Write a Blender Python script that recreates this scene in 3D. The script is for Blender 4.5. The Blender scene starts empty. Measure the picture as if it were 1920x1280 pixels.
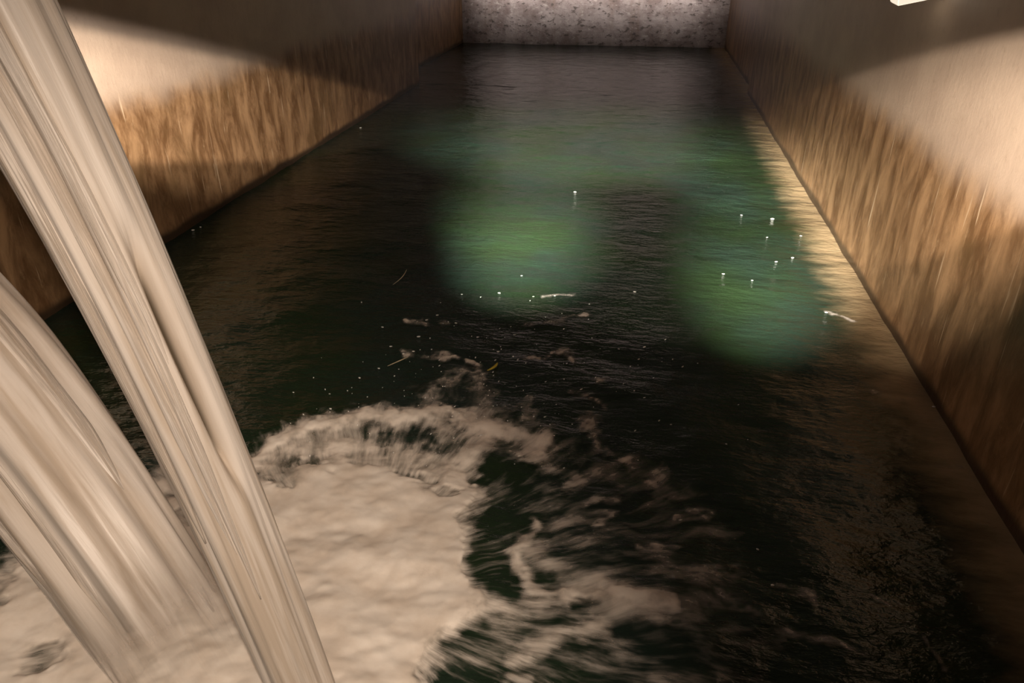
import bpy, bmesh, math, random
import numpy as np
from mathutils import Vector, Matrix

scene = bpy.context.scene
C = scene.collection

# ------------------------------------------------------------------ camera
# World: X across the basin, Y along it, Z up, still water at z = 0.
F_PX, CX, CY, VPX, VPY, H = 1387.0, 960.0, 640.0, 1225.0, -118.0, 2.0
_Y = np.array([VPX - CX, VPY - CY, F_PX]); _Y /= np.linalg.norm(_Y)
_th = math.atan2(CY - VPY, F_PX)
_U = np.array([0.0, -math.cos(_th), -math.sin(_th)])
ROT = np.array([np.cross(_Y, _U), _Y, _U])          # world = ROT @ (right, down, forward)

cam_data = bpy.data.cameras.new('camera')
cam_data.sensor_width = 36.0
cam_data.lens = F_PX / 1920.0 * 36.0
cam_data.clip_start = 0.05
cam = bpy.data.objects.new('camera', cam_data)
C.objects.link(cam)
right, down, fwd = ROT[:, 0], ROT[:, 1], ROT[:, 2]
m = Matrix.Identity(4)
for i in range(3):
    m[i][0], m[i][1], m[i][2] = right[i], -down[i], -fwd[i]
m[2][3] = H
cam.matrix_world = m
scene.camera = cam

# ------------------------------------------------------------------ world and lamps
world = bpy.data.worlds.new('night_sky')
scene.world = world
world.use_nodes = True
world.node_tree.nodes['Background'].inputs[0].default_value = (1.0, 0.80, 0.70, 1)
world.node_tree.nodes['Background'].inputs[1].default_value = 0.062

def spot(name, loc, az, el, tan_h, tan_v, roll, energy, color, blend=0.2, radius=0.04):
    """Spot lamp; az from +Y towards +X, el below the horizontal, in degrees; elliptical beam."""
    d = bpy.data.lights.new(name, 'SPOT')
    d.energy, d.color, d.spot_size, d.spot_blend, d.shadow_soft_size = energy, color, math.radians(90), blend, radius
    o = bpy.data.objects.new(name, d)
    C.objects.link(o)
    a, e = math.radians(az), math.radians(el)
    z = -Vector((math.sin(a) * math.cos(e), math.cos(a) * math.cos(e), -math.sin(e)))
    x = Vector((0, 0, 1)).cross(z).normalized()
    y = z.cross(x)
    r = math.radians(roll)
    x, y = x * math.cos(r) + y * math.sin(r), y * math.cos(r) - x * math.sin(r)
    mm = Matrix.Identity(4)
    for i in range(3):
        mm[i][0], mm[i][1], mm[i][2], mm[i][3] = x[i] * tan_h, y[i] * tan_v, z[i], loc[i]
    o.matrix_world = mm
    return o

WARM = (1.0, 0.83, 0.68)
spot('floodlight_left', (-0.7, 2.0, 2.06), -43.2, 17.0, 0.536, 0.137, -6.1, 520, WARM, 0.6)
spot('floodlight_left_top', (-0.7, 2.0, 2.06), -74.3, 11.1, 1.789, 0.125, -11.3, 700, WARM, 0.07)
spot('floodlight_left_outer', (-0.7, 2.0, 2.10), -74.3, 11.1, 1.85, 0.143, -11.3, 330, (1, .88, .80), 0.2)
spot('floodlight_right', (-0.6, 1.0, 2.25), 20.9, 25.2, 0.591, 0.246, 7.1, 330, WARM, 0.55)
spot('floodlight_right_mid', (-0.6, 1.0, 2.25), 23.5, 22.6, 0.60, 0.198, 7.1, 340, WARM, 0.4)
spot('floodlight_right_top', (-0.6, 1.0, 2.25), 27.0, 19.2, 0.62, 0.140, 7.1, 460, WARM, 0.06)
spot('floodlight_right_outer', (-0.6, 1.0, 2.30), 20.9, 25.2, 0.62, 0.258, 7.1, 130, WARM, 0.2)
spot('beam_centre', (-0.5, 0.9, 2.25), -4.5, 24.5, 0.16, 0.15, 0, 8000, (1, .95, .85), 1.0)  # the beam lamps are added to brighten the green patches on the water
spot('beam_centre_near', (-0.5, 0.9, 2.25), -3.0, 29.0, 0.16, 0.15, 0, 6500, (1, .95, .85), 1.0)
spot('beam_side', (0.3, 0.9, 2.25), 9.0, 27.5, 0.17, 0.24, 0, 7500, (1, .95, .85), 1.0)
spot('beam_far', (-0.2, 0.9, 2.3), -3.0, 17.5, 0.32, 0.10, 0, 21000, (1, .95, .85), 0.95)
spot('beam_side_far', (0.3, 0.9, 2.3), 6.0, 20.0, 0.15, 0.10, 0, 9000, (1, .95, .85), 0.95)
spot('jet_lamp', (1.1, -1.3, 3.3), -41, 42, 0.36, 0.52, 0, 760, (1.0, .82, .66), 0.8, 0.10)

tube_data = bpy.data.lights.new('tube_lamp', 'AREA')
tube_data.shape, tube_data.size, tube_data.size_y = 'RECTANGLE', 4.6, 0.08
tube_data.energy, tube_data.color, tube_data.spread = 36, (1.0, .88, .82), math.radians(80)
tube = bpy.data.objects.new('tube_lamp', tube_data)
C.objects.link(tube)
tube.location = (-1.13, 15.8, 1.75)
tube.rotation_euler = (math.radians(90 - 27), 0, 0)

scene.view_settings.view_transform = 'Standard'
scene.view_settings.look = 'None'
scene.view_settings.gamma = 1.0
scene.view_settings.use_curve_mapping = False
scene.view_settings.exposure = 0.0

# ------------------------------------------------------------------ helpers
rng = np.random.default_rng(7)
random.seed(7)

def ground(px, py, z=0.0):
    d = ROT @ np.array([px - CX, py - CY, F_PX])
    return np.array([0, 0, H]) + d * ((z - H) / d[2])

def project(P):
    q = (np.asarray(P) - np.array([0, 0, H])) @ ROT
    return CX + F_PX * q[..., 0] / q[..., 2], CY + F_PX * q[..., 1] / q[..., 2]

def tag(o, label, cat, group=None, kind=None):
    o['label'] = label
    o['category'] = cat
    if group: o['group'] = group
    if kind: o['kind'] = kind
    return o

def mesh_obj(name, verts, faces, mat, parent=None, smooth=True):
    me = bpy.data.meshes.new(name)
    me.from_pydata([tuple(v) for v in verts], [], [tuple(f) for f in faces])
    me.update()
    if smooth:
        me.polygons.foreach_set('use_smooth', [True] * len(me.polygons))
    me.materials.append(mat)
    o = bpy.data.objects.new(name, me)
    C.objects.link(o)
    if parent: o.parent = parent
    return o

def bm_obj(name, bm, mat, parent=None, smooth=False):
    me = bpy.data.meshes.new(name)
    bm.to_mesh(me); bm.free()
    if smooth:
        me.polygons.foreach_set('use_smooth', [True] * len(me.polygons))
    me.materials.append(mat)
    o = bpy.data.objects.new(name, me)
    C.objects.link(o)
    if parent: o.parent = parent
    return o

def box_bm(lo, hi, bevel=0.0):
    bm = bmesh.new()
    bmesh.ops.create_cube(bm, size=1)
    for v in bm.verts:
        v.co = Vector([lo[i] + (v.co[i] + .5) * (hi[i] - lo[i]) for i in range(3)])
    if bevel:
        bmesh.ops.bevel(bm, geom=bm.edges[:], offset=bevel, segments=2, affect='EDGES')
    return bm

_tab = rng.random((256, 256))
def vnoise(x, y):
    x = np.asarray(x, float); y = np.asarray(y, float)
    xi, yi = np.floor(x).astype(int), np.floor(y).astype(int)
    fx, fy = x - xi, y - yi
    fx, fy = fx * fx * (3 - 2 * fx), fy * fy * (3 - 2 * fy)
    t = lambda a, b: _tab[a % 256, b % 256]
    return (t(xi, yi) * (1 - fx) + t(xi + 1, yi) * fx) * (1 - fy) + (t(xi, yi + 1) * (1 - fx) + t(xi + 1, yi + 1) * fx) * fy

def fbm(x, y, octaves=4):
    s, a, n = 0, .5, 0
    for k in range(octaves):
        s = s + a * vnoise(x * 2 ** k + 17.3 * k, y * 2 ** k + 5.1 * k); n += a; a *= .5
    return s / n

def sstep(a, b, x):
    t = np.clip((x - a) / (b - a), 0, 1)
    return t * t * (3 - 2 * t)

# ------------------------------------------------------------------ materials
class Nodes:
    def __init__(self, name):
        self.mat = bpy.data.materials.new(name)
        self.mat.use_nodes = True
        self.t = self.mat.node_tree
        self.bsdf = self.t.nodes['Principled BSDF']
        self.out = self.t.nodes['Material Output']
    def n(self, kind, **kw):
        nd = self.t.nodes.new(kind)
        for k, v in kw.items(): setattr(nd, k, v)
        return nd
    def link(self, a, b): self.t.links.new(a, b)
    def setin(self, sock, v):
        if hasattr(v, 'is_output'): self.link(v, sock)
        else: sock.default_value = v
    def math(self, op, a, b=0.0, c=0.0, clamp=False):
        nd = self.n('ShaderNodeMath', operation=op, use_clamp=clamp)
        self.setin(nd.inputs[0], a); self.setin(nd.inputs[1], b); self.setin(nd.inputs[2], c)
        return nd.outputs[0]
    def mapr(self, v, a, b, c=0.0, d=1.0):
        nd = self.n('ShaderNodeMapRange', interpolation_type='SMOOTHSTEP')
        for s, x in zip(nd.inputs, (v, a, b, c, d)): self.setin(s, x)
        return nd.outputs[0]
    def mix(self, f, a, b):
        nd = self.n('ShaderNodeMix', data_type='RGBA')
        self.setin(nd.inputs[0], f)
        self.setin(nd.inputs[6], a if hasattr(a, 'is_output') else (*a, 1))
        self.setin(nd.inputs[7], b if hasattr(b, 'is_output') else (*b, 1))
        return nd.outputs[2]
    def noise(self, vec, scale, detail=4, rough=.55, dist=0.0):
        nd = self.n('ShaderNodeTexNoise')
        if vec is not None: self.link(vec, nd.inputs['Vector'])
        nd.inputs['Scale'].default_value = scale
        nd.inputs['Detail'].default_value = detail
        nd.inputs['Roughness'].default_value = rough
        nd.inputs['Distortion'].default_value = dist
        return nd.outputs[0]
    def scaled(self, vec, s):
        nd = self.n('ShaderNodeMapping')
        self.link(vec, nd.inputs[0]); nd.inputs['Scale'].default_value = s
        return nd.outputs[0]
    def obj(self): return self.n('ShaderNodeTexCoord').outputs['Object']
    def attr(self, name): return self.n('ShaderNodeAttribute', attribute_name=name)
    def bump(self, h, strength, dist):
        nd = self.n('ShaderNodeBump')
        nd.inputs['Strength'].default_value = strength
        nd.inputs['Distance'].default_value = dist
        self.link(h, nd.inputs['Height'])
        self.link(nd.outputs[0], self.bsdf.inputs['Normal'])

def basin_concrete():
    """Bare render above the old high-water line, rust and algae stain with runs below it."""
    k = Nodes('basin_concrete')
    co = k.obj()
    sep = k.n('ShaderNodeSeparateXYZ'); k.link(co, sep.inputs[0])
    z = sep.outputs[2]
    runs = k.noise(k.scaled(co, (5, 5, 1.7)), 1.3, 7, .68, .5)
    fine = k.noise(k.scaled(co, (13, 13, 4.5)), 1.5, 6, .72, .4)
    drip = k.noise(k.scaled(co, (22, 22, 1.6)), 1.2, 3, .5, .3)
    blot = k.noise(co, 1.7, 5, .6)
    grit = k.noise(co, 22, 6, .7)
    line = k.math('ADD', z, k.math('MULTIPLY', k.math('SUBTRACT', runs, .5), .07))
    line = k.math('ADD', line, k.math('MULTIPLY', k.math('SUBTRACT', blot, .5), .30))
    clean = k.mapr(line, .90, 1.14)
    lowc = k.mix(k.mapr(runs, .33, .68), (.16, .083, .036), (.46, .285, .15))
    lowc = k.mix(k.mapr(fine, .56, .74, 0, .6), lowc, (.52, .36, .21))
    lowc = k.mix(k.mapr(blot, .5, .72, 0, .55), lowc, (.17, .105, .045))
    lowc = k.mix(k.mapr(drip, .66, .74, 0, .8), lowc, (.72, .56, .38))
    upc = k.mix(k.mapr(blot, .35, .7), (.57, .455, .355), (.47, .365, .285))
    upc = k.mix(k.mapr(grit, .52, .75, 0, .35), upc, (.36, .26, .19))
    col = k.mix(clean, lowc, upc)
    wet = k.mapr(k.math('ADD', z, k.math('MULTIPLY', k.math('SUBTRACT', blot, .5), .12)), .03, .09)
    col = k.mix(wet, (.055, .035, .02), col)
    k.link(col, k.bsdf.inputs['Base Color'])
    k.link(k.mapr(clean, 0, 1, .36, .5), k.bsdf.inputs['Roughness'])
    h = k.math('ADD', k.math('MULTIPLY', runs, .5), k.math('MULTIPLY', fine, .35))
    h = k.math('ADD', h, k.math('MULTIPLY', grit, .25))
    k.bump(h, .3, .02)
    return k.mat

def end_concrete():
    k = Nodes('end_wall_concrete')
    co = k.obj()
    blot = k.noise(co, 2.2, 6, .65)
    pit = k.noise(k.scaled(co, (1, 1, 1.7)), 7, 5, .7)
    runs = k.noise(k.scaled(co, (5, 5, .6)), 1, 4, .6)
    col = k.mix(k.mapr(blot, .35, .65), (.25, .20, .185), (.48, .425, .41))
    col = k.mix(k.mapr(runs, .5, .75, 0, .6), col, (.26, .195, .155))
    col = k.mix(k.mapr(pit, .55, .62, 0, .85), col, (.10, .085, .075))
    col = k.mix(k.mapr(pit, .42, .34, 0, .7), col, (.62, .58, .54))
    k.link(col, k.bsdf.inputs['Base Color'])
    k.bsdf.inputs['Roughness'].default_value = .8
    k.bump(k.math('ADD', pit, blot), .6, .03)
    return k.mat

def water_mat():
    k = Nodes('green_water')
    co = k.obj()
    blot = k.noise(k.scaled(co, (.9, .6, 1)), 1.4, 3, .5)
    sep = k.n('ShaderNodeSeparateXYZ'); k.link(co, sep.inputs[0])
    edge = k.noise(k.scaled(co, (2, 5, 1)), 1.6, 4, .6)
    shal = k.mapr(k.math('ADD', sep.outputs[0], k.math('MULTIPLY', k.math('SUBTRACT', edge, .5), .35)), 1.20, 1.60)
    deep = k.mix(k.mapr(blot, .35, .65), (.0138, .0262, .0105), (.0138, .0258, .0178))
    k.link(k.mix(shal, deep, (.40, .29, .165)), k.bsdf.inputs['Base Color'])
    k.bsdf.inputs['Roughness'].default_value = .14
    k.bsdf.inputs['IOR'].default_value = 1.33
    swell = k.noise(k.scaled(co, (2.2, 4.5, 1)), 1.5, 3, .55)
    rip = k.noise(k.scaled(co, (6, 13, 1)), 1.6, 4, .6)
    fine = k.noise(k.scaled(co, (20, 40, 1)), 1.5, 3, .6)
    h = k.math('ADD', k.math('MULTIPLY', swell, 1.0), k.math('MULTIPLY', rip, .38))
    h = k.math('ADD', h, k.math('MULTIPLY', fine, .10))
    k.bump(h, .55, .045)
    return k.mat

def foam_mat():
    k = Nodes('foam')
    dens = k.attr('dens').outputs['Fac']
    pol = k.attr('polar').outputs['Vector']
    st = k.noise(k.scaled(pol, (15, 3.6, 1)), 1.0, 6, .58)
    st2 = k.noise(k.scaled(pol, (40, 9, 1)), 1.0, 5, .6)
    nz = k.math('ADD', k.math('MULTIPLY', st, .7), k.math('MULTIPLY', st2, .3))
    soft = k.noise(k.obj(), 9, 5, .55)
    mixn = k.n('ShaderNodeMix'); k.setin(mixn.inputs[0], k.mapr(dens, .55, .95)); k.setin(mixn.inputs[2], nz); k.setin(mixn.inputs[3], soft)
    nz = mixn.outputs[0]
    nn = k.mapr(nz, .30, .70)
    d = k.math('ADD', dens, k.math('MULTIPLY', k.math('SUBTRACT', nn, .5), .55))
    a = k.mapr(d, .10, 1.0)
    col = k.mix(nn, (.74, .64, .54), (.86, .78, .69))
    k.link(col, k.bsdf.inputs['Base Color'])
    k.bsdf.inputs['Roughness'].default_value = .55
    k.link(a, k.bsdf.inputs['Alpha'])
    k.bump(nz, .25, .012)
    return k.mat

def jet_mat(name, lo=(.47, .39, .315), hi=(.66, .595, .535), alpha=False):
    k = Nodes(name)
    v = k.attr('jet').outputs['Vector']
    a = k.noise(k.scaled(v, (1.7, 1.7, .8)), 1.0, 4, .5, .3)
    b = k.noise(k.scaled(v, (5, 5, 2.2)), 1.0, 5, .55, .4)
    c = k.noise(k.scaled(v, (18, 18, 8)), 1.0, 4, .6, .3)
    s = k.math('ADD', k.math('MULTIPLY', a, .58), k.math('MULTIPLY', b, .32))
    s = k.math('ADD', s, k.math('MULTIPLY', c, .10))
    clear_shade = k.attr('clear_shade').outputs['Fac']
    col = k.mix(k.math('SUBTRACT', k.mapr(s, .38, .58), clear_shade, clamp=True), lo, hi)
    k.link(k.mix(k.mapr(clear_shade, .75, 1.5), col, (.10, .075, .05)), k.bsdf.inputs['Base Color'])  # deepest groove painted near-black, putting the slit's shade into the colour
    k.bsdf.inputs['Roughness'].default_value = .38
    k.bsdf.inputs['IOR'].default_value = 1.33
    fade = k.attr('fade').outputs['Fac']
    if not alpha:
        k.link(k.mapr(k.math('ADD', fade, k.math('MULTIPLY', k.math('SUBTRACT', b, .5), .5)), -.1, .9), k.bsdf.inputs['Alpha'])
    else:
        k.link(k.mapr(k.math('ADD', k.math('MULTIPLY', b, .6), k.math('MULTIPLY', c, .4)), .36, .62), k.bsdf.inputs['Alpha'])
        al = k.bsdf.inputs['Alpha'].links[0].from_socket
        k.link(k.math('MULTIPLY', al, fade, clamp=True), k.bsdf.inputs['Alpha'])
    k.bump(s, .3, .02)
    return k.mat

def plain(name, col, rough=.5, emit=None, strength=0, metal=0):
    k = Nodes(name)
    n = k.noise(k.obj(), 60, 3)
    k.link(k.mix(k.mapr(n, .3, .7), tuple(c * .85 for c in col), tuple(min(1, c * 1.1) for c in col)), k.bsdf.inputs['Base Color'])
    k.bsdf.inputs['Roughness'].default_value = rough
    k.bsdf.inputs['Metallic'].default_value = metal
    if emit:
        k.bsdf.inputs['Emission Color'].default_value = (*emit, 1)
        k.bsdf.inputs['Emission Strength'].default_value = strength
    return k.mat

M_WALL, M_END, M_WATER, M_FOAM = basin_concrete(), end_concrete(), water_mat(), foam_mat()
M_JET = jet_mat('aerated_water')
M_STRAND = jet_mat('aerated_strand', alpha=True)
M_GLINT_DROP = plain('white_glint_drops', (.86, .84, .80), .15)
M_PIPE = plain('rusty_pipe', (.12, .08, .06), .6, metal=.5)
M_LAMPGLASS = plain('lamp_glass', (.9, .85, .75), .3, (1.0, .87, .70), 0.9)
M_LAMPBODY = plain('lamp_body', (.16, .15, .20), .5)
M_STRAW = plain('straw', (.62, .50, .33), .6)
M_LEAF = plain('yellow_leaf', (.62, .50, .05), .5)
M_RED = plain('red_scrap', (.45, .04, .05), .5)

# ------------------------------------------------------------------ the basin
XL, XR, XLE, XRE, YSTEP, YEND = -3.40, 1.53, -3.87, 1.62, 11.6, 16.7
def struct(name, lo, hi, mat, bevel=0.0):
    o = bm_obj(name, box_bm(lo, hi, bevel), mat)
    o['kind'] = 'structure'
    return o
TOP = 3.4
struct('wall_left', (XL - .6, -2.3, -1.2), (XL, YSTEP, TOP), M_WALL, .012)
struct('wall_right', (XR, -2.3, -1.2), (XR + .6, YSTEP, TOP), M_WALL, .012)
struct('wall_left_end', (XLE - .13, YSTEP, -1.2), (XLE, YEND + .4, TOP), M_WALL)
struct('wall_right_end', (XRE, YSTEP, -1.2), (XRE + .51, YEND + .4, TOP), M_WALL)
struct('wall_far', (XLE, YEND, -1.2), (XRE, YEND + .4, TOP), M_END)
struct('wall_near', (XL, -2.3, -1.2), (XR, -1.9, TOP), M_WALL)
struct('floor', (XLE, -1.9, -1.35), (XRE, YEND, -1.2), M_WALL)

# ------------------------------------------------------------------ water surface
IMP1 = np.array([-0.771, 1.226])
IMP2 = np.array([-1.060, 1.219])
IMPC = ground(610, 1120)[:2]
def wave(x, y):
    r = np.hypot(x - IMPC[0], y - IMPC[1])
    near = np.exp(-(r / 1.5) ** 2)
    w = (fbm(x * 1.6, y * 2.6, 3) - .5) * .030
    w = w + (fbm(x * 5.5 + 3, y * 7.5, 3) - .5) * (.012 + .030 * near)
    w = w + .012 * np.exp(-r / 1.6) * np.sin(r * 11.0 + 3 * fbm(x * 2, y * 2, 2))
    return w

ny, nx = 520, 150
ys = np.linspace(-1.92, YEND + .02, ny)
V, Fc = [], []
for yy in ys:
    a, b = (XL - .02, XR + .02) if yy < YSTEP else (XLE - .02, XRE + .02)
    xx = np.linspace(a, b, nx)
    zz = wave(xx, np.full(nx, yy))
    V += list(zip(xx, [yy] * nx, zz))
for j in range(ny - 1):
    for i in range(nx - 1):
        q = j * nx + i
        Fc.append((q, q + 1, q + nx + 1, q + nx))
water = mesh_obj('water', V, Fc, M_WATER)
tag(water, 'dark green rippling water filling the concrete basin', 'water', kind='stuff')

# ------------------------------------------------------------------ foam on the water
def poly_sdf(px, py, pts):
    pts = np.array(pts, float)
    d = np.full(px.shape, 1e9); ins = np.zeros(px.shape, bool)
    for (x0, y0), (x1, y1) in zip(pts, np.roll(pts, -1, 0)):
        ex, ey = x1 - x0, y1 - y0
        t = np.clip(((px - x0) * ex + (py - y0) * ey) / (ex * ex + ey * ey + 1e-9), 0, 1)
        d = np.minimum(d, np.hypot(px - x0 - t * ex, py - y0 - t * ey))
        if y0 != y1:
            ins ^= ((y0 > py) != (y1 > py)) & (px < (x1 - x0) * (py - y0) / (y1 - y0) + x0)
    return np.where(ins, -d, d)

def line_dist(px, py, pts):
    d = np.full(px.shape, 1e9)
    for (x0, y0), (x1, y1) in zip(pts[:-1], pts[1:]):
        ex, ey = x1 - x0, y1 - y0
        t = np.clip(((px - x0) * ex + (py - y0) * ey) / (ex * ex + ey * ey + 1e-9), 0, 1)
        d = np.minimum(d, np.hypot(px - x0 - t * ex, py - y0 - t * ey))
    return d

MAIN = [(505, 895), (585, 862), (650, 850), (720, 868), (775, 900), (820, 905), (850, 870), (885, 880), (905, 925), (885, 970),
        (868, 1020), (890, 1070), (905, 1110), (915, 1150), (870, 1190), (835, 1230), (815, 1285), (800, 1420), (-600, 1420),
        (-560, 1150), (-60, 1120), (20, 1050), (120, 1010), (280, 960), (300, 930), (400, 905)]
STROKES = [  # points, half-width, density
    ([(480, 862), (550, 822), (600, 802), (680, 790), (760, 786), (830, 772), (880, 785), (925, 815), (975, 835), (1010, 845)], 17, .85),
    ([(515, 872), (610, 850), (700, 840), (770, 855), (830, 860)], 13, .60),
    ([(920, 818), (880, 850), (860, 880), (840, 920)], 34, .85),
    ([(700, 800), (760, 800), (800, 790)], 12, .45),
    ([(1010, 845), (1060, 890), (1090, 910), (1060, 925)], 16, .38),
    ([(1000, 985), (986, 1035), (976, 1085), (1000, 1108), (1080, 1122), (1180, 1128), (1260, 1140)], 16, .80),
    ([(900, 1140), (960, 1150), (1040, 1130), (1120, 1120), (1230, 1135)], 34, .62),
    ([(1010, 1020), (1040, 1060), (1090, 1090)], 30, .42),
    ([(1010, 1010), (1100, 1030), (1180, 1010)], 18, .28),
    ([(1100, 950), (1140, 935), (1160, 950), (1130, 985), (1100, 1000)], 11, .42),
    ([(960, 1235), (1000, 1215), (1060, 1190), (1130, 1180)], 22, .55),
    ([(955, 1240), (990, 1228)], 22, .6),
    ([(960, 1280), (990, 1275)], 16, .5),
    ([(1220, 1260), (1330, 1275)], 24, .35),
    ([(1100, 790), (1130, 830), (1165, 862), (1210, 895), (1260, 935), (1325, 970)], 13, .34),
    ([(1195, 880), (1235, 905), (1300, 950)], 18, .30),
    ([(755, 665), (800, 668), (860, 672), (895, 682)], 5, .46),  # white glint wisp on the ripples, drawn as foam
    ([(760, 606), (800, 606)], 5, .40), ([(830, 606), (845, 609)], 4, .38),  # short ripple glints painted as thin foam
    ([(1020, 556), (1060, 556), (1100, 558)], 2.5, .24), ([(985, 610), (1040, 606), (1100, 590)], 4, .30),  # further glint wisps painted as foam strokes
    ([(972, 674), (1010, 674)], 4, .34), ([(1020, 672), (1040, 660), (1062, 662), (1080, 678)], 4, .36),
    ([(800, 735), (850, 722), (900, 725)], 14, .34), ([(780, 760), (840, 745), (920, 742)], 16, .34),
    ([(830, 720), (880, 700), (905, 715)], 8, .32),
    ([(940, 780), (1010, 775), (1000, 800)], 12, .24), ([(1000, 745), (960, 770)], 6, .3),
    ([(1120, 720), (1155, 716)], 5, .30), ([(1060, 740), (1110, 750), (1125, 765)], 6, .26),
    ([(1010, 850), (1100, 870), (1150, 890)], 26, .22), ([(900, 985), (1000, 960), (1080, 950)], 22, .16),
    ([(1050, 930), (1180, 920), (1280, 960)], 40, .20), ([(1150, 990), (1250, 1010), (1340, 1000)], 36, .18),
    ([(1190, 1030), (1300, 1025)], 6, .36), ([(1290, 1080), (1400, 1075)], 10, .24),
    ([(1240, 1100), (1290, 1150), (1330, 1190)], 40, .28), ([(1160, 1080), (1300, 1060)], 30, .20),
    ([(1300, 1065), (1360, 1070), (1450, 1090), (1530, 1130)], 7, .22),
    ([(1400, 1140), (1480, 1185), (1560, 1200), (1610, 1230)], 7, .22), ([(1630, 1120), (1720, 1180), (1770, 1260)], 4, .24),
    ([(1350, 1110), (1420, 1160)], 8, .22), ([(1200, 1200), (1340, 1230), (1420, 1260)], 24, .16),
    ([(1830, 1155), (1900, 1185)], 4, .2), ([(1545, 585), (1575, 592), (1612, 604)], 2.2, .28),
    ([(1640, 735), (1690, 755)], 6, .2), ([(1270, 975), (1285, 980)], 10, .45),
    ([(1860, 880), (1750, 870)], 3, .1),
    ([(270, 925), (340, 900), (400, 890)], 20, .7), ([(290, 960), (350, 935)], 20, .7),
]
HOLES = [  # centre, half axes, depth
    ((352, 985), (34, 26), .50), ((70, 1225), (62, 42), .55), ((800, 818), (66, 22), .75), ((690, 822), (60, 14), .45),
    ((745, 835), (40, 16), .35), ((830, 925), (26, 12), .35), ((600, 872), (70, 9), .30), ((525, 905), (30, 14), .45),
    ((760, 895), (30, 10), .25), ((940, 870), (50, 36), .85), ((935, 1020), (48, 70), .45), ((950, 1110), (38, 26), .75),
    ((1065, 1148), (34, 18), .75), ((780, 1080), (40, 10), .15), ((5, 1030), (34, 46), .8), ((0, 1130), (30, 30), .5), ((90, 1110), (30, 12), .2),
]
fx0, fx1, fy0, fy1, st = -2.75, 1.50, 1.02, 4.6, .0075
gx, gy = np.meshgrid(np.arange(fx0, fx1, st), np.arange(fy0, fy1, st))
px, py = project(np.stack([gx, gy, np.zeros_like(gx)], -1))
wx = (fbm(gx * 7, gy * 7, 4) - .5); wy = (fbm(gx * 7 + 40, gy * 7 + 9, 4) - .5)
wx = wx + .38 * (fbm(gx * 24, gy * 24 + 3, 3) - .5); wy = wy + .38 * (fbm(gx * 24 + 11, gy * 24 + 70, 3) - .5)
qx, qy = px + wx * 75, py + wy * 60
dens = sstep(46, -46, poly_sdf(qx, qy, MAIN)) * 1.2
HAZE = [(470, 860), (600, 800), (760, 775), (900, 770), (1010, 835), (1100, 870), (1200, 890), (1340, 970), (1360, 1090), (1420, 1150),
        (1440, 1230), (1300, 1300), (900, 1300), (500, 1000)]
FILL = [(485, 862), (600, 805), (760, 785), (840, 772), (925, 812), (890, 860), (855, 905), (500, 905)]
dens = np.maximum(dens, .72 * sstep(24, -24, poly_sdf(qx, qy, FILL)))
dens = np.maximum(dens, (.10 + .30 * fbm(gx * 4, gy * 8 + 2, 3)) * sstep(60, -60, poly_sdf(qx, qy, HAZE)))
for pts, w, dv in STROKES:
    wob = .35 if w < 8 else .8
    dv = min(.95, dv * (1.35 if w < 8 else 1.12))
    dd = line_dist(px + wx * 70 * wob, py + wy * 50 * wob, pts)
    brk = np.clip(.1 + 1.7 * fbm(gx * 26, gy * 26 + len(pts), 3), .2, 1.25) if w < 15 else 1.0
    dens = np.maximum(dens, dv * brk * np.exp(-(dd / w / 1.25) ** 2 * .9))
for (hx, hy), (ax, ay), dv in HOLES:
    dens = dens * (1 - min(1, dv * 1.1) * np.exp(-(((qx - hx) / ax) ** 2 + ((qy - hy) / ay) ** 2)))
dens = np.where(dens < .9, dens * (.55 + .9 * fbm(gx * 11 + 5, gy * 11, 4)), dens)
dens = np.clip(dens, 0, 1.2)
rad = np.hypot(gx - IMPC[0], gy - IMPC[1]); ang = np.arctan2(gy - IMPC[1], gx - IMPC[0])
puff = fbm(gx * 9, gy * 9, 4)
d1 = np.hypot(gx - IMP1[0], gy - IMP1[1]); d2 = np.hypot(gx - IMP2[0], gy - IMP2[1])
mound = .03 * np.exp(-(d1 / .3) ** 2) + .05 * np.exp(-(d2 / .4) ** 2)
gz = wave(gx, gy) + .005 + np.clip(dens, 0, 1) * (.010 + .018 * puff * sstep(.3, 1, dens)) + mound * dens
keep = dens > .07
keepf = keep[:-1, :-1] | keep[1:, :-1] | keep[:-1, 1:] | keep[1:, 1:]
used = np.zeros_like(keep)
used[:-1, :-1] |= keepf; used[1:, :-1] |= keepf; used[:-1, 1:] |= keepf; used[1:, 1:] |= keepf
idx = np.full(keep.shape, -1); idx[used] = np.arange(used.sum())
FV = np.stack([gx, gy, gz], -1)[used]
jj, ii = np.nonzero(keepf)
FF = np.stack([idx[jj, ii], idx[jj, ii + 1], idx[jj + 1, ii + 1], idx[jj + 1, ii]], -1)
foam = mesh_obj('foam', FV.tolist(), FF.tolist(), M_FOAM)
at = foam.data.attributes.new('dens', 'FLOAT', 'POINT'); at.data.foreach_set('value', dens[used].astype(np.float32))
warp = (fbm(gx * 3, gy * 3, 3) - .5)
polar = np.stack([ang + warp * .12, rad + warp * .25, np.zeros_like(ang)], -1)[used]
at = foam.data.attributes.new('polar', 'FLOAT_VECTOR', 'POINT'); at.data.foreach_set('vector', polar.astype(np.float32).ravel())
tag(foam, 'cream churning foam spreading on the water where the jets strike', 'foam', kind='stuff')

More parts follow.
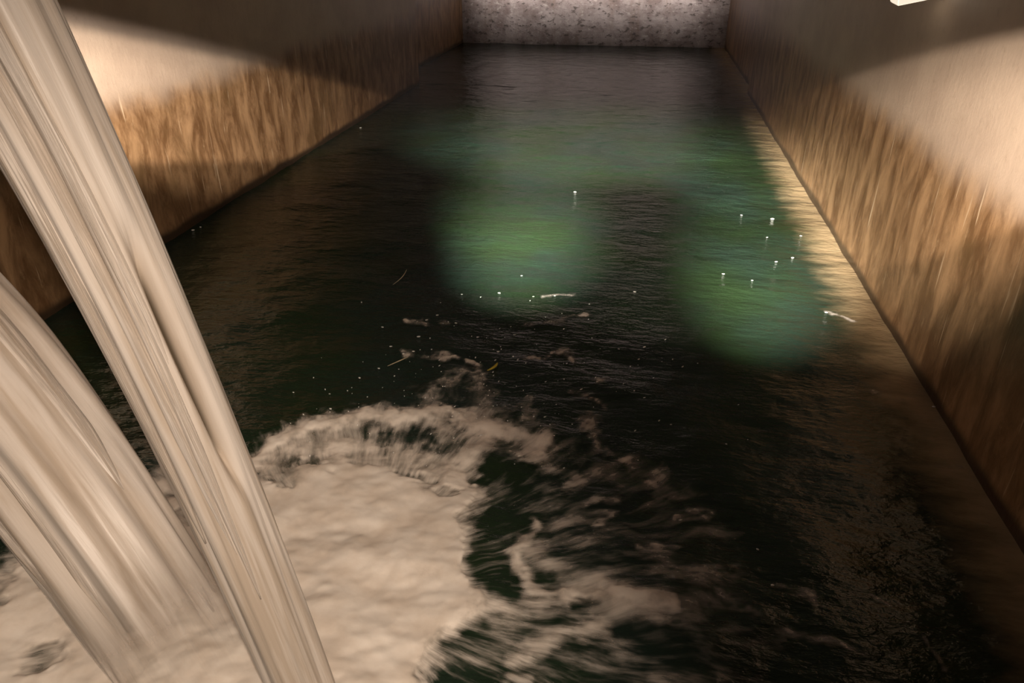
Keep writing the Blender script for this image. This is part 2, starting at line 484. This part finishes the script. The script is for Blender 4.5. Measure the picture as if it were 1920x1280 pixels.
# ------------------------------------------------------------------ water jets
def jet_path(end, v_end, T, n):
    t = np.linspace(0, T, n) - T
    P = np.array([*end, -.03]) + np.outer(t, v_end)
    P[:, 2] -= 4.9 * t ** 2
    vel = np.tile(v_end, (n, 1)).astype(float); vel[:, 2] -= 9.8 * t
    sp = np.linalg.norm(vel, axis=1)
    tang = vel / sp[:, None]
    view = np.array([0.0, 1.0, 0.0])
    side = np.cross(tang, view); side /= np.linalg.norm(side, axis=1)[:, None]
    bino = np.cross(side, tang)
    arc = np.concatenate([[0], np.cumsum(np.linalg.norm(np.diff(P, axis=0), axis=1))])
    return P, side, bino, sp, arc

def tube_mesh(name, P, side, bino, rfun, arc, mat, parent, m=96, seed=0., squash=1.0, R=.1, fade=None, clear_shade=None):
    n = len(P)
    th = np.linspace(0, 2 * np.pi, m, endpoint=False)
    T2, S2 = np.meshgrid(th, np.arange(n))
    rr = rfun(T2, S2)
    co = P[:, None, :] + (np.cos(T2) * rr)[..., None] * side[:, None, :] + (np.sin(T2) * rr * squash)[..., None] * bino[:, None, :]
    faces = []
    for j in range(n - 1):
        for i in range(m):
            faces.append((j * m + i, j * m + (i + 1) % m, (j + 1) * m + (i + 1) % m, (j + 1) * m + i))
    faces.append(tuple(range(m - 1, -1, -1)))
    faces.append(tuple((n - 1) * m + i for i in range(m)))
    o = mesh_obj(name, co.reshape(-1, 3).tolist(), faces, mat, parent)
    v = np.stack([np.cos(T2) * R * 10 + seed, np.sin(T2) * R * 10, np.broadcast_to(arc[:, None], T2.shape)], -1).reshape(-1, 3)
    at = o.data.attributes.new('jet', 'FLOAT_VECTOR', 'POINT'); at.data.foreach_set('vector', v.astype(np.float32).ravel())
    fv = np.ones(T2.shape) if fade is None else np.broadcast_to(fade[:, None], T2.shape)
    at = o.data.attributes.new('fade', 'FLOAT', 'POINT'); at.data.foreach_set('value', fv.astype(np.float32).ravel())
    cv = np.zeros(T2.shape) if clear_shade is None else clear_shade(T2, S2)
    at = o.data.attributes.new('clear_shade', 'FLOAT', 'POINT'); at.data.foreach_set('value', cv.astype(np.float32).ravel())
    return o

def make_jet(end, v_end, T, W, seed, grooves, nstrand, fade_z, fade_amt):
    n = 170
    P, side, bino, sp, arc = jet_path(end, np.array(v_end), T, n)
    base = W / 2 * np.sqrt(sp[-1] / sp)
    root = bpy.data.objects.new('water_jet', None)
    C.objects.link(root)
    def groove(T2, S2):
        s = arc[S2]; g = np.zeros(T2.shape)
        for (a0, drift, width, depth, s0, s1) in grooves:
            da = np.angle(np.exp(1j * (T2 - a0 - drift * s + .25 * (fbm(s * 1.7 + a0, s * 0 + 2, 2) - .5))))
            g = g + depth * np.exp(-(da / width) ** 2) * sstep(s0, s0 + .25, s) * sstep(s1 + .25, s1, s)
        return g
    def rf(T2, S2):
        b = base[S2]; s = arc[S2]
        # periodic noise round the jet: sample a circle
        u, w = np.cos(T2), np.sin(T2)
        nz = fbm(u * 2.2 + seed + s * .35, w * 2.2 + 9 + s * .5, 3) - .5
        nf = fbm(u * 7 + seed + s * .9, w * 7 + 31 - s * .7, 3) - .5
        r = b * (1 + .30 * nz + .10 * nf)
        r = r - b * groove(T2, S2)
        return r
    tube_mesh('core', P, side, bino, rf, arc, M_JET, root, 120, seed, fade=1 - fade_amt * sstep(fade_z, 0, P[:, 2]), clear_shade=lambda T2, S2: 3.0 * groove(T2, S2))
    for k in range(nstrand):
        a = random.uniform(0, 2 * np.pi); dr = random.uniform(-.25, .25)
        off = base * random.uniform(.78, .93)
        i0 = int(random.uniform(0, .35) * n); i1 = int(random.uniform(.7, 1.0) * n)
        aa = a + dr * arc
        Q = P + (np.cos(aa) * off)[:, None] * side + (np.sin(aa) * off)[:, None] * bino
        rs = base * random.uniform(.10, .2)
        ln = i1 - i0
        def rs_f(T2, S2, rs=rs, i0=i0, ln=ln):
            tt = S2 / max(1, ln - 1)
            return rs[S2 + i0] * np.sqrt(np.clip(np.minimum(tt * 6, (1 - tt) * 6), .02, 1)) * (1 + .3 * (fbm(np.cos(T2) * 3 + S2 * .05, np.sin(T2) * 3 + k, 2) - .5))
        tube_mesh('strand', Q[i0:i1], side[i0:i1], bino[i0:i1], rs_f, arc[i0:i1], M_STRAND, root, 14, k * 3.7, 1.0, .04, fade=(1 - np.clip(fade_amt * 1.3, 0, 1) * sstep(fade_z, .05, P[:, 2]))[i0:i1])
    return root

# angle 0 = +side; camera looks from -Y and above
j1 = make_jet(IMP1, (1.162, -.297, -6.708), .70, .165, 3.0,
              [(-.95, .0, .34, .17, .2, 9), (-.28, .0, .15, .55, .95, 1.45), (-1.95, .05, .2, .08, .2, 2.2)], 12, .35, .35)
tag(j1, 'slender cream water jet arcing down with a dark slit along it', 'water jet')
j2 = make_jet(IMP2, (2.811, -1.244, -4.753), .47, .33, 11.0,
              [(-1.35, .0, .30, .15, .0, 9), (-.55, .05, .2, .10, .3, 9), (.05, .0, .2, .10, .0, 9)], 14, .62, 1.15)
tag(j2, 'broad tan water jet plunging into the foam beside the slender jet', 'water jet')

# ------------------------------------------------------------------ outlet pipes the jets leave (through the left wall)
def outlet(end, v_end, T, W, label):
    P, side, bino, sp, arc = jet_path(end, np.array(v_end), T, 3)
    p, d = P[0], np.array([v_end[0], v_end[1], 0.0]); d /= np.linalg.norm(d)
    tip_ = p + d * .06
    back = p + d * ((XL - .05 - p[0]) / d[0])
    r = W / 2 * math.sqrt(sp[-1] / sp[0]) * 1.10
    root = bpy.data.objects.new('outlet_pipe', None); C.objects.link(root)
    s_ = np.cross(d, [0, 0, 1.0]); u_ = np.array([0, 0, 1.0]); n = 32
    def ring(q, rr): return [q + s_ * math.cos(2 * math.pi * k / n) * rr + u_ * math.sin(2 * math.pi * k / n) * rr for k in range(n)]
    def shell(name, rings, closed):
        V = [v for rg in rings for v in rg]; m_ = len(rings); Fs = []
        for j in range(m_ if closed else m_ - 1):
            for k in range(n):
                a, b = j * n, ((j + 1) % m_) * n
                Fs.append((a + k, a + (k + 1) % n, b + (k + 1) % n, b + k))
        mesh_obj(name, V, Fs, M_PIPE, root)
    shell('pipe', [ring(back, r + .012), ring(tip_, r + .012), ring(tip_, r), ring(back, r)], True)
    shell('flange', [ring(tip_ - d * .05, r + .012), ring(tip_ - d * .05, r + .05), ring(tip_ - d * .02, r + .05), ring(tip_ - d * .02, r + .012)], True)
    tag(root, label, 'pipe')
outlet(IMP1, (1.162, -.297, -6.708), .70, .165, 'rusty round outlet pipe in the left wall feeding the slender jet')
outlet(IMP2, (2.811, -1.244, -4.753), .47, .33, 'rusty wide outlet pipe in the left wall feeding the broad jet')

# ------------------------------------------------------------------ wall floodlight (its lower corner shows)
def at_wall(pxx, pyy, x):
    d = ROT @ np.array([pxx - CX, pyy - CY, F_PX])
    return np.array([0, 0, H]) + d * (x / d[0])
tip = at_wall(1683, 12, 1.30)
lamp = bpy.data.objects.new('wall_floodlight', None); C.objects.link(lamp)
lamp.location = tip
lamp.rotation_mode = 'QUATERNION'
lamp.rotation_quaternion = (0.98986628, 0.07397289, -0.09217766, 0.07871494)
bm_obj('glass', box_bm((0, 0, 0), (.22, .10, .20), .006), M_LAMPGLASS, lamp)
bm_obj('housing', box_bm((.21, -.01, -.012), (.27, .12, .21), .008), M_LAMPBODY, lamp)
bm_obj('bracket', box_bm((.26, .03, .05), (.36, .08, .12), .006), M_LAMPBODY, lamp)
tag(lamp, 'glowing cream floodlight mounted on the dark upper right wall', 'floodlight')

# ------------------------------------------------------------------ small floating and flying bits
def ico(bm, c, r, sx=1, sy=1, sz=1, rot=0, sub=1):
    mtx = Matrix.Translation(Vector(c)) @ Matrix.Rotation(rot, 4, 'Z') @ Matrix.Diagonal((sx, sy, sz, 1))
    bmesh.ops.create_icosphere(bm, subdivisions=sub, radius=r, matrix=mtx)

bm = bmesh.new()
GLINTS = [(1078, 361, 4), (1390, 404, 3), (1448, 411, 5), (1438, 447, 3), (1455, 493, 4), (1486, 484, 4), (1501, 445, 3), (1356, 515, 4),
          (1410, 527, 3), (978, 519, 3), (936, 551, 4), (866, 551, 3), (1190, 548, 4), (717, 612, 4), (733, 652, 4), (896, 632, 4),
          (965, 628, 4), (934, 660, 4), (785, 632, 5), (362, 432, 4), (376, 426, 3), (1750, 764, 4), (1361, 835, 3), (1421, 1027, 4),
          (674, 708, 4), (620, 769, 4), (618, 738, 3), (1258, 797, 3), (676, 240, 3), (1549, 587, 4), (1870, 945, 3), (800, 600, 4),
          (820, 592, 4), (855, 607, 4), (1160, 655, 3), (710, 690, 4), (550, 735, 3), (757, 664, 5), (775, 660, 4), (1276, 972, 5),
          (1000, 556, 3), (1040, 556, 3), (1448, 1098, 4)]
for (a, b, s) in GLINTS:  # solid white flecks stand in for lamp glints on the ripples
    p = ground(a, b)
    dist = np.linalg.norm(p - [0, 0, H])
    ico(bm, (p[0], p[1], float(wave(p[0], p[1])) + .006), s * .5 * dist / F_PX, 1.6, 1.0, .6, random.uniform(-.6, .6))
for k in range(200):
    a = random.gauss(900, 190); b = random.gauss(740, 90)
    if b > 880 or b < 560: continue
    p = ground(a, b)
    if not (XL < p[0] < XR): continue
    dist = np.linalg.norm(p - [0, 0, H])
    ico(bm, (p[0], p[1], float(wave(p[0], p[1])) + .004 + abs(random.gauss(0, .02))), random.uniform(.5, 1.5) * dist / F_PX, random.uniform(1, 3), 1, .7,
        math.atan2(p[1] - IMPC[1], p[0] - IMPC[0]) + random.uniform(-.4, .4))
flecks = bm_obj('glints_and_droplets', bm, M_GLINT_DROP, smooth=True)
tag(flecks, 'white flecks in place of glints, with droplets and bubbles, on the water beyond the foam', 'droplets', kind='stuff')

def sliver(name, a, b, w, mat, label, cat, bend=.0):
    p0, p1 = ground(*a), ground(*b)
    p0[2] = float(wave(p0[0], p0[1])) + .016; p1[2] = float(wave(p1[0], p1[1])) + .016
    n = 8
    d = p1 - p0; L = np.linalg.norm(d); d /= L
    s = np.cross(d, [0, 0, 1]); s /= np.linalg.norm(s)
    P = [p0 + (p1 - p0) * t / n + s * bend * L * math.sin(math.pi * t / n) for t in range(n + 1)]
    V, Fs = [], []
    for i, q in enumerate(P):
        r = w * (.35 + .65 * math.sin(math.pi * (i + .4) / (n + .8)))
        for k in range(6):
            an = k * math.pi / 3
            V.append(q + s * math.cos(an) * r + np.array([0, 0, 1]) * math.sin(an) * r * .6)
    for i in range(n):
        for k in range(6):
            Fs.append((i * 6 + k, i * 6 + (k + 1) % 6, i * 6 + 6 + (k + 1) % 6, i * 6 + 6 + k))
    Fs += [tuple(range(5, -1, -1)), tuple(n * 6 + k for k in range(6))]
    return tag(mesh_obj(name, V, Fs, mat), label, cat)

sliver('straw', (727, 688), (766, 672), .004, M_STRAW, 'tan straw floating at the start of the white ripple', 'straw')
sliver('droplet_streak', (737, 537), (763, 510), .003, M_STRAW, 'thin pale streak of a moving droplet alone on the dark water', 'droplet_streak', .06)  # motion streak of a droplet, modelled as a solid sliver
leaf = sliver('leaf', (914, 698), (933, 684), .009, M_LEAF, 'small yellow leaf floating at the end of the white ripple', 'leaf', .1)
sliver('scrap', (536, 831), (545, 829), .005, M_RED, 'tiny red scrap caught on the foam edge', 'scrap')
